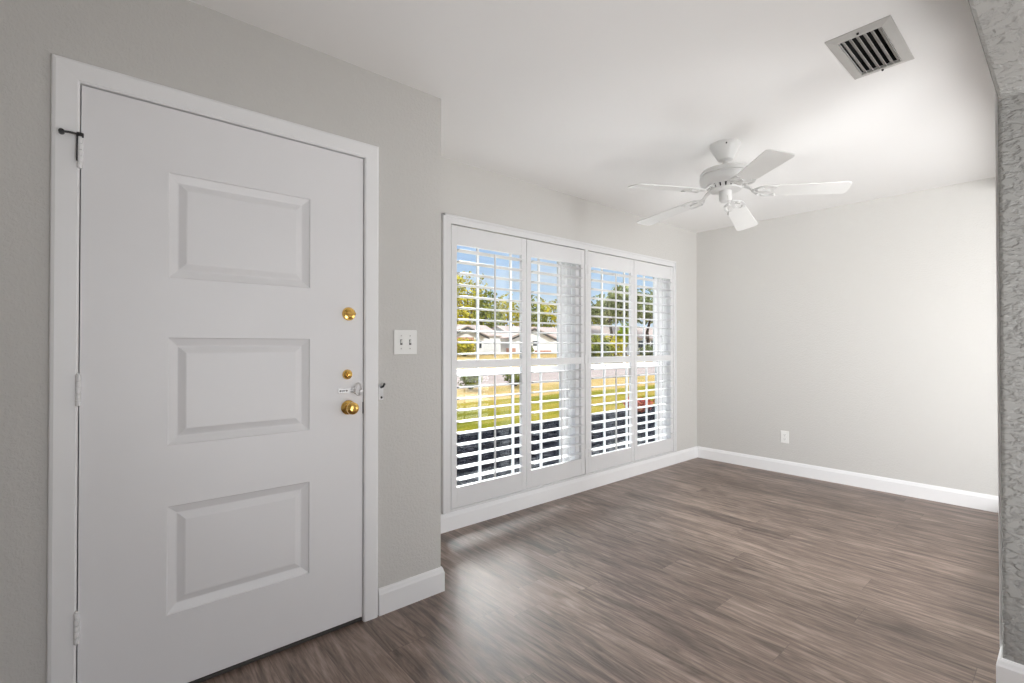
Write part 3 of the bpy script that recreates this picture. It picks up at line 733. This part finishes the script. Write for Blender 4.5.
# ------------------------------------------------------------------ ceiling fan
def ceiling_fan():
    t = thing('ceiling_fan', 'white five-blade ceiling fan with scrolled blade brackets hanging from the nook ceiling', 'ceiling fan', (2.914, 1.3845, ZC))
    bm = bmesh.new()
    bm_lathe(bm, [(0, 0), (0.086, 0), (0.088, -0.010), (0.084, -0.022), (0.074, -0.045), (0.060, -0.070), (0.048, -0.088), (0.044, -0.096), (0.030, -0.102), (0, -0.102)], (0, 0, 0), 'z', 40)
    can = obj('canopy', bm, M['fan'], t, smooth='auto')
    bm = bmesh.new(); bm_lathe(bm, [(0, -0.0025), (0.004, -0.0025), (0.005, 0.001), (0, 0.001)], (0, 0, 0), 'x', 10)
    sc = obj('screw', bm, M['black'], can); sc.location = (-0.072, -0.042, -0.022)
    bm = bmesh.new(); bm_lathe(bm, [(0, -0.095), (0.0135, -0.095), (0.0135, -0.150), (0, -0.150)], (0, 0, 0), 'z', 20)
    obj('downrod', bm, M['fan'], t, smooth='auto')
    bm = bmesh.new()
    bm_lathe(bm, [(0, -0.140), (0.030, -0.140), (0.040, -0.146), (0.100, -0.152), (0.132, -0.162), (0.145, -0.178), (0.147, -0.192), (0.141, -0.1945), (0.141, -0.1985), (0.147, -0.201), (0.148, -0.222), (0.142, -0.238), (0.128, -0.250), (0.112, -0.256), (0, -0.256)], (0, 0, 0), 'z', 48)
    obj('motor_housing', bm, M['fan'], t, smooth='auto')
    # finned ring below the motor: dark core with white fins
    bm = bmesh.new(); bm_lathe(bm, [(0, -0.254), (0.100, -0.254), (0.088, -0.276), (0, -0.276)], (0, 0, 0), 'z', 40)
    obj('vent_ring', bm, M['black'], t, smooth='auto')
    bm = bmesh.new()
    for k in range(20):
        a = 2 * PI * k / 20; c, s = math.cos(a), math.sin(a); w = 0.010
        v = [(0.070, -w, -0.278), (0.094, -w, -0.278), (0.118, -w, -0.252), (0.070, -w, -0.252)]
        A = [bm.verts.new((p[0] * c - p[1] * s, p[0] * s + p[1] * c, p[2])) for p in v]
        B = [bm.verts.new((p[0] * c + p[1] * s, p[0] * s - p[1] * c, p[2])) for p in v]
        bm.faces.new(A); bm.faces.new(B[::-1])
        for i in range(4): bm.faces.new((A[i], B[i], B[(i + 1) % 4], A[(i + 1) % 4]))
    bmesh.ops.recalc_face_normals(bm, faces=bm.faces)
    bm_lathe(bm, [(0, -0.276), (0.094, -0.276), (0.090, -0.284), (0.070, -0.288), (0, -0.288)], (0, 0, 0), 'z', 40)
    obj('fin_ring', bm, M['fan'], t, smooth='auto')
    bm = bmesh.new()
    bm_lathe(bm, [(0, -0.284), (0.040, -0.284), (0.037, -0.292), (0.036, -0.338), (0.033, -0.348), (0.022, -0.356), (0.010, -0.359), (0, -0.360)], (0, 0, 0), 'z', 32)
    sh = obj('switch_housing', bm, M['fan'], t, smooth='auto')
    bm = bmesh.new()
    bm_tube(bm, [(-0.030, -0.026, -0.325), (-0.038, -0.033, -0.332), (-0.041, -0.036, -0.350), (-0.041, -0.036, -0.430)], 0.0016, 6)
    bm_lathe(bm, [(0, -0.428), (0.004, -0.432), (0.0045, -0.444), (0, -0.452)], (-0.041, -0.036, 0), 'z', 10)
    obj('pull_chain', bm, M['vent'], t, smooth='auto')
    # blades on scrolled brackets; the whole rotor hangs a touch out of level
    ph = math.radians(156.2); TILT = -0.0557
    r0, r1 = 0.205, 0.648
    def blade_bm():
        bm = bmesh.new(); th = 0.0055; pts = []
        n = 10
        w0, w1 = 0.056, 0.071
        for i in range(n + 1):                            # rounded tip
            a = -PI / 2 + PI * i / n
            pts.append((r1 - 0.030 + 0.030 * max(0, math.cos(a)) ** 0.7, w1 * (abs(math.sin(a)) ** 0.55) * (1 if a >= 0 else -1)))
        for i in range(n + 1):                            # rounded root
            a = PI / 2 + PI * i / n
            pts.append((r0 + 0.022 + 0.022 * min(0, math.cos(a)), w0 * (abs(math.sin(a)) ** 0.6) * (1 if math.sin(a) >= 0 else -1)))
        bm_prism(bm, pts, 'z', -th / 2, th / 2)
        return bm
    def iron_bm():
        bm = bmesh.new()
        # arm from the rotor, out and down to the blade
        def ribbon(pts, w, th):
            P = [Vector(p) for p in pts]; rows = []
            for i, p in enumerate(P):
                d = (P[min(i + 1, len(P) - 1)] - P[max(i - 1, 0)]).normalized(); sd = Vector((0, 0, 1)).cross(d).normalized()
                ww = w[i] if isinstance(w, (list, tuple)) else w
                up = d.cross(sd).normalized() * th
                rows.append([bm.verts.new(p + sd * ww + up), bm.verts.new(p - sd * ww + up), bm.verts.new(p - sd * ww - up), bm.verts.new(p + sd * ww - up)])
            fs = []
            for a, b in zip(rows, rows[1:]):
                for i in range(4): fs.append(bm.faces.new((a[i], a[(i + 1) % 4], b[(i + 1) % 4], b[i])))
            fs.append(bm.faces.new(rows[0])); fs.append(bm.faces.new(rows[-1][::-1]))
            bmesh.ops.recalc_face_normals(bm, faces=fs)
        zb = -0.006
        ribbon([(0.070, 0, 0.036), (0.100, 0, 0.035), (0.125, 0, 0.024), (0.150, 0, 0.004), (0.185, 0, zb), (0.245, 0, zb)], [0.019, 0.017, 0.013, 0.012, 0.014, 0.010], 0.003)
        # two scrolls that curl outward under the root of the blade
        for s in (1, -1):
            pts = []
            for i in range(12):
                u = i / 11.0
                pts.append((0.150 + 0.125 * u - 0.012 * math.sin(u * PI), s * (0.006 + 0.050 * math.sin(u * PI * 0.72)), zb + 0.006 * (1 - u)))
            ribbon(pts, [0.0065] * 8 + [0.007, 0.008, 0.009, 0.010], 0.0028)
            curl = [(0.190 + 0.016 * math.cos(a), s * (0.028 + 0.016 * math.sin(a)), zb - 0.001) for a in [PI * 0.1 + i * 0.42 for i in range(12)]]
            bm_tube(bm, curl, [0.004] * 12, 6)
        for x, y in ((0.240, 0), (0.268, 0.030), (0.268, -0.030)):
            bm_lathe(bm, [(0, zb - 0.006), (0.006, zb - 0.0045), (0.007, zb - 0.002), (0, zb - 0.002)], (x, y, 0), 'z', 10)
        return bm
    PITCHES = (-9.0, 2.0, -12.0, -11.0, -12.0)           # the blades have warped a little apart
    DROOP = (-0.01, -0.018, -0.02, 0.04, 0.02)
    b_first = i_first = None
    for k in range(5):
        a = ph - k * 2 * PI / 5
        if b_first is None:
            bl = b_first = obj('blade', blade_bm(), M['fanblade'], t, bevel=0.0015)
            ir = i_first = obj('blade_bracket', iron_bm(), M['fan'], bl, smooth='auto')
        else:
            bl = b_first.copy(); C.objects.link(bl); bl.parent = t
            ir = i_first.copy(); C.objects.link(ir); ir.parent = bl
        slope = TILT * math.cos(a) - 0.079 + DROOP[k]     # tilt of the rotor plus the droop of the blade
        bl.location = (0, 0, 2.150 - ZC)
        bl.rotation_euler = (Matrix.Rotation(a, 3, 'Z') @ Matrix.Rotation(-slope, 3, 'Y') @ Matrix.Rotation(math.radians(PITCHES[k]), 3, 'X')).to_euler()
ceiling_fan()

# ------------------------------------------------------------------ outside: ground
def slab(name, x0, x1, y0, y1, z, mat, z1=None):
    bm = bmesh.new()
    zb = z if z1 is None else z1
    v = [bm.verts.new(p) for p in ((x0, y0, z), (x1, y0, z), (x1, y1, zb), (x0, y1, zb), (x0, y0, z - 0.2), (x1, y0, z - 0.2), (x1, y1, zb - 0.2), (x0, y1, zb - 0.2))]
    for f in ((0, 1, 2, 3), (7, 6, 5, 4), (0, 4, 5, 1), (1, 5, 6, 2), (2, 6, 7, 3), (3, 7, 4, 0)): bm.faces.new([v[i] for i in f])
    return struct(obj(name, bm, mat))
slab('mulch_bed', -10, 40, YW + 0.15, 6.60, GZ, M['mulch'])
slab('lawn', -20, 60, 6.60, 10.2, GZ, M['lawn'])
slab('dry_lawn', -20, 60, 10.2, 13.6, GZ, M['farlawn'])
slab('street', -60, 160, 13.6, 19.4, GZ - 0.03, M['street'])
slab('far_lawn', -60, 200, 19.4, 56.0, GZ, M['farlawn'], -0.02)
slab('back_lots', -60, 220, 56.0, 140.0, -0.02, M['farlawn'])
def far_z(y): return GZ + (y - 19.4) / 36.6 * 0.23 if y < 56 else -0.02
# wall stub and soffit outside are the house's own stucco
bm = bmesh.new(); bm_box(bm, XL - 0.1, XC - 0.13, YD + 0.15, YD + 0.18, GZ, ZC)
bmo = bm

struct(obj('wall_porch', bmo, M['stucco']))

# ------------------------------------------------------------------ outside: plants
def leaf_cloud(blobs, n, size, seed):
    """leaf sprays scattered through overlapping rounded masses"""
    rnd = random.Random(seed); vs = []; fs = []
    tot = sum(b[3] * b[4] * b[5] for b in blobs)
    for (cx, cy, cz, rx, ry, rz) in blobs:
        m = max(20, int(n * (rx * ry * rz) / tot))
        for _ in range(m):
            while True:
                p = Vector((rnd.uniform(-1, 1), rnd.uniform(-1, 1), rnd.uniform(-1, 1)))
                if 0.05 < p.length <= 1: break
            p = p.normalized() * (p.length ** 0.45)
            nrm = (p + Vector((rnd.uniform(-.8, .8), rnd.uniform(-.8, .8), rnd.uniform(-.5, .9)))).normalized()
            c = Vector((cx + p.x * rx, cy + p.y * ry, cz + p.z * rz))
            t = nrm.orthogonal().normalized(); t.rotate(Matrix.Rotation(rnd.uniform(0, 6.28), 3, nrm)); b = nrm.cross(t)
            s = size * rnd.uniform(0.6, 1.3)
            k = len(vs)
            vs += [c + t * s, c + b * s * 0.45, c - t * s, c - b * s * 0.45 + nrm * s * 0.25]
            fs.append((k, k + 1, k + 2, k + 3))
    return vs, fs
def mesh_obj(name, vs, fs, mat, parent):
    me = bpy.data.meshes.new(name); me.from_pydata([tuple(v) for v in vs], [], fs); me.materials.append(mat)
    o = bpy.data.objects.new(name, me); C.objects.link(o); o.parent = parent
    return o
def tree(name, label, x, y, h, r, mat, seed, group, base=0.35, n=900, leaf=0.42, cat='tree'):
    t = thing(name, label, cat, (x, y, far_z(y)), group); rnd = random.Random(seed)
    bm = bmesh.new(); th = h * base + h * 0.25
    pts = [(rnd.uniform(-.1, .1) * i, rnd.uniform(-.1, .1) * i, th * i / 4) for i in range(5)]
    bm_tube(bm, pts, [0.030 * h * (1 - 0.14 * i) for i in range(5)], 8)
    blobs = [(0, 0, h * (base + (1 - base) * 0.45), r * 0.75, r * 0.75, h * (1 - base) * 0.42)]
    for k in range(7):
        a = 2 * PI * k / 7 + rnd.uniform(-.3, .3); q = r * rnd.uniform(0.5, 0.75)
        z = h * (base + (1 - base) * rnd.uniform(0.25, 0.78))
        blobs.append((q * math.cos(a), q * math.sin(a), z, r * rnd.uniform(.3, .5), r * rnd.uniform(.3, .5), h * (1 - base) * rnd.uniform(.16, .26)))
        bm_tube(bm, [pts[3], (q * 0.5 * math.cos(a), q * 0.5 * math.sin(a), (pts[3][2] + z) / 2 + 0.1), (q * math.cos(a), q * math.sin(a), z)], [0.014 * h, 0.009 * h, 0.004 * h], 6)
    blobs.append((rnd.uniform(-.2, .2) * r, 0, h * 0.90, r * 0.42, r * 0.42, h * 0.10))
    obj('trunk', bm, M['bark'], t, smooth=True)
    vs, fs = leaf_cloud(blobs, n, leaf, seed)
    mesh_obj('foliage', vs, fs, mat, t)
    return t
def shrub(name, label, x, y, z, h, r, mat, seed, group=None, n=320, leaf=0.12):
    t = thing(name, label, 'shrub', (x, y, z), group); rnd = random.Random(seed)
    bm = bmesh.new()
    for k in range(6):
        a = 2 * PI * k / 6; bm_tube(bm, [(0.05 * r * math.cos(a), 0.05 * r * math.sin(a), 0), (0.5 * r * math.cos(a), 0.5 * r * math.sin(a), h * 0.6)], [0.03 * h, 0.012 * h], 5)
    obj('stem', bm, M['bark'], t, smooth=True)
    blobs = [(0, 0, h * 0.52, r * 0.8, r * 0.8, h * 0.46)]
    for k in range(5):
        a = 2 * PI * k / 5 + rnd.uniform(-.4, .4)
        blobs.append((r * 0.5 * math.cos(a), r * 0.5 * math.sin(a), h * rnd.uniform(.35, .68), r * .48, r * .48, h * .30))
    vs, fs = leaf_cloud(blobs, n, leaf, seed)
    mesh_obj('foliage', vs, fs, mat, t)
    return t
shrub('street_shrub', 'low dark green shrub at the curb, left one seen through the first shutter panel', 9.55, 13.2, GZ, 0.62, 0.42, M['leaf_dark'], 3, n=420, leaf=0.07)
shrub('street_shrub', 'low dark green shrub at the curb, right one seen through the first shutter panel', 11.55, 13.2, GZ, 0.66, 0.50, M['leaf_dark'], 4, n=420, leaf=0.07)
shrub('red_shrub', 'small red-leaved shrub in the dark bed, behind the third shutter panel', 8.95, 6.2, GZ, 0.34, 0.34, M['leaf_red'], 5, n=520, leaf=0.06)
shrub('red_shrub', 'small red-leaved shrub in the dark bed, behind the last shutter panel', 10.1, 6.20, GZ, 0.28, 0.30, M['leaf_red'], 6, n=520, leaf=0.06)
shrub('yellow_shrub', 'yellow-green rounded shrub in front of the left house across the street', 33.8, 48.0, far_z(48) , 2.3, 1.9, M['leaf_yellow'], 8, n=700, leaf=0.22)
shrub('yard_shrub', 'small rounded green shrub beside the windows of the gabled house', 44.3, 48.0, far_z(48), 1.5, 0.8, M['leaf_dark'], 9, n=360, leaf=0.18)
shrub('yard_shrub', 'wide olive shrub across the street, left one seen through the third shutter panel', 30.0, 24.6, far_z(24.6), 2.4, 1.45, M['leaf_dark'], 10, n=800, leaf=0.20)
shrub('yard_shrub', 'wide yellow-green shrub across the street, right one seen through the third shutter panel', 33.4, 25.9, far_z(25.9), 2.3, 1.45, M['leaf_yellow'], 11, n=800, leaf=0.20)
shrub('yard_shrub', 'grey-green shrub in front of the house seen through the last shutter panel', 47.0, 31.0, far_z(31), 1.5, 1.3, M['leaf_gray'], 12, n=500, leaf=0.18)
TR = 'trees beyond the houses across the street'
tree('tree', 'yellow-green tree behind the left end of the left house across the street', 47.0, 71, 13.6, 3.1, M['leaf_yellow'], 21, TR, base=0.2)
tree('tree', 'tall yellow-green tree with rounded top behind the left house roof', 56.5, 79, 16.2, 3.9, M['leaf_yellow'], 22, TR, base=0.2)
tree('tree', 'dark green tree behind the garage of the left house', 55.2, 70.5, 12.0, 3.0, M['leaf_dark'], 23, TR, base=0.15)
tree('tree', 'low yellow-green tree behind the right end of the left house', 66.8, 79, 12.6, 4.0, M['leaf_yellow'], 24, TR, base=0.15)
tree('tree', 'olive tree behind the left side of the gabled house', 66.5, 70.5, 11.4, 3.6, M['leaf_dark'], 25, TR, base=0.15)
tree('tree', 'yellow-green tree behind the right side of the gabled house', 76.6, 77, 11.6, 4.2, M['leaf_yellow'], 26, TR, base=0.15)
tree('tree', 'dark green tree low behind the roof ridge of the left house', 50.3, 89, 12.4, 4.5, M['leaf_dark'], 27, TR, base=0.15)
tree('tree', 'dark green tree far behind the garage roof of the left house', 68.5, 92, 14.2, 5.2, M['leaf_dark'], 28, TR, base=0.15)
tree('oak_tree', 'grey-green tree filling the middle of the third shutter panel', 50.0, 38.6, 7.9, 3.6, M['leaf_gray'], 31, None, base=0.5, n=1200, leaf=0.34)
tree('oak_tree', 'tall grey-green tree at the right edge of the third shutter panel', 45.2, 33.0, 8.4, 2.6, M['leaf_gray'], 32, None, base=0.46, n=1200, leaf=0.30)
tree('oak_tree', 'tall grey-green tree seen through the last shutter panel', 58.0, 38.5, 9.2, 4.2, M['leaf_gray'], 33, None, base=0.45, n=1400, leaf=0.34)
tree('pine_tree', 'dark pine far off between the houses, at the left edge of the third shutter panel', 84.0, 68, 10.0, 3.2, M['leaf_dark'], 34, None, base=0.25, n=700, leaf=0.4)
tree('young_tree', 'small bright lime-green tree behind the shrubs in the third shutter panel', 39.0, 28.4, 3.7, 1.0, M['leaf_lime'], 35, None, base=0.35, n=600, leaf=0.22)

# ------------------------------------------------------------------ outside: houses across the street
def gable_roof(bm, x0, x1, y0, y1, ze, zr, axis, over=0.5, th=0.16):
    """two sloping slabs; axis = direction of the ridge"""
    if axis == 'x':
        ym = (y0 + y1) / 2; k = (zr - ze) / (ym - y0)
        a, b = y0 - over, y1 + over
        bm_prism(bm, [(a, ze - k * over), (ym, zr), (b, ze - k * over), (b, ze - k * over + th), (ym, zr + th), (a, ze - k * over + th)], 'x', x0 - over, x1 + over)
    else:
        xm = (x0 + x1) / 2; k = (zr - ze) / (xm - x0)
        a, b = x0 - over, x1 + over
        bm_prism(bm, [(a, ze - k * over), (xm, zr), (b, ze - k * over), (b, ze - k * over + th), (xm, zr + th), (a, ze - k * over + th)], 'y', y0 - over, y1)
def eave_shade_board(parent, x0, x1, ze, zr, y, over=0.6):  # added boards carry the painted eave shadow along the gables
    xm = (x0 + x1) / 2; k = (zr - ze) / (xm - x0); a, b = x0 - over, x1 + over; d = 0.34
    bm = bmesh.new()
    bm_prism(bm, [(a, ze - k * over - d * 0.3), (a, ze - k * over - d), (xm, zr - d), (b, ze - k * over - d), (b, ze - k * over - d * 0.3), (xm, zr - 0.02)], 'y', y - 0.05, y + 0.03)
    obj('eave_shade_board', bm, M['eave_shade'], parent)
def house_window(parent, x0, x1, z0, z1, y):
    f = box_obj('window', (x0 - 0.08, x1 + 0.08, y - 0.06, y, z0 - 0.08, z1 + 0.08), M['house_white'], parent)
    box_obj('pane', (x0, x1, y - 0.075, y - 0.06, z0, z1), M['house_glass'], f)
def house_left():
    t = thing('house', 'white ranch house with a pale roof and white garage door, left across the street', 'house', (37.0, 58.0, -0.02))
    def L(bm, nm, mat): return obj(nm, bm, mat, t)
    bm = bmesh.new(); bm_box(bm, 0, 10.6, 0, 8, 0, 2.75); bm_prism(bm, [(0, 2.75), (8, 2.75), (4, 4.30)], 'x', 0, 10.6); L(bm, 'wall', M['house_white'])
    bm = bmesh.new(); gable_roof(bm, 0, 10.5, 0, 8, 2.75, 4.35, 'x', 0.3); L(bm, 'roof', M['house_roof'])
    bm = bmesh.new(); bm_box(bm, -1.0, 5.4, -2.5, 0, 0, 2.70); bm_prism(bm, [(-1.0, 2.70), (5.4, 2.70), (2.2, 3.85)], 'y', -2.5, 0); L(bm, 'wing_wall', M['house_white'])
    bm = bmesh.new(); gable_roof(bm, -1.0, 5.4, -2.5, 3.0, 2.70, 3.90, 'y', 0.6); L(bm, 'wing_roof', M['house_roof'])
    eave_shade_board(t, -1.0, 5.4, 2.70, 3.90, -3.1)
    bm = bmesh.new(); bm_box(bm, -0.6, 3.6, -2.62, -2.5, 0, 2.4); L(bm, 'brick_front', M['brick'])
    bm = bmesh.new(); bm_box(bm, 6.0, 10.6, -0.08, 0, 0, 2.05)
    for k in range(1, 4): bm_box(bm, 6.05, 10.55, -0.10, -0.08, k * 0.51 - 0.46, k * 0.51 - 0.06)
    L(bm, 'garage_door', M['garage'])
    house_window(t, 3.9, 5.0, 0.9, 1.9, -2.5)
house_left()
def house_gabled():
    t = thing('house', 'white gabled house with red front door, behind the second shutter panel', 'house', (48.0, 57.0, -0.02))
    def L(bm, nm, mat): return obj(nm, bm, mat, t)
    bm = bmesh.new(); bm_box(bm, 3.2, 17.5, 2.0, 10, 0, 2.75); bm_prism(bm, [(2.0, 2.75), (10, 2.75), (6, 4.3)], 'x', 3.2, 17.5); L(bm, 'wall', M['house_white'])
    bm = bmesh.new(); gable_roof(bm, 3.2, 17.5, 2.0, 10, 2.75, 4.45, 'x'); L(bm, 'roof', M['house_roof'])
    bm = bmesh.new(); bm_box(bm, 0.6, 10.2, 0, 2.0, 0, 2.45); bm_prism(bm, [(0.6, 2.45), (10.2, 2.45), (5.4, 3.95)], 'y', 0, 2.0); L(bm, 'wing_wall', M['house_white'])
    bm = bmesh.new(); gable_roof(bm, 0.6, 10.2, 0, 6.0, 2.45, 4.05, 'y', 0.55, 0.22); L(bm, 'wing_roof', M['house_roof'])
    eave_shade_board(t, 0.6, 10.2, 2.45, 4.05, -0.55)
    house_window(t, 3.4, 5.0, 1.2, 2.0, 0); house_window(t, 5.5, 6.9, 1.2, 2.0, 0)
    bm = bmesh.new(); bm_box(bm, 6.0, 9.3, -0.5, 0, 0, 0.45); L(bm, 'brick_planter', M['brick'])
    bm = bmesh.new(); bm_box(bm, 11.0, 12.0, 1.94, 2.0, 0.1, 2.1); L(bm, 'front_door', M['red_door'])
    bm = bmesh.new(); bm_box(bm, -0.05, 1.35, -0.6, 0.0, 0, 0.85); L(bm, 'brick_pier', M['brick'])
house_gabled()
def house_right():
    t = thing('house', 'pale-roofed white house behind the trees, seen through the last two shutter panels', 'house', (51.2, 42.0, -0.1))
    def L(bm, nm, mat): return obj(nm, bm, mat, t)
    bm = bmesh.new(); bm_box(bm, 0, 24, 0, 5.5, 0, 2.5); bm_prism(bm, [(0, 2.5), (5.5, 2.5), (2.75, 3.9)], 'x', 0, 24); L(bm, 'wall', M['house_white'])
    bm = bmesh.new(); gable_roof(bm, 0, 24, 0, 5.5, 2.5, 4.0, 'x', 0.4); L(bm, 'roof', M['house_roof'])
    for x in (3.0, 9.5, 16.5, 19.5): house_window(t, x, x + 1.7, 1.0, 2.0, 0)
    bm = bmesh.new(); bm_box(bm, 13.0, 14.0, -0.05, 0, 0.1, 2.1); L(bm, 'front_door', M['house_glass'])
house_right()
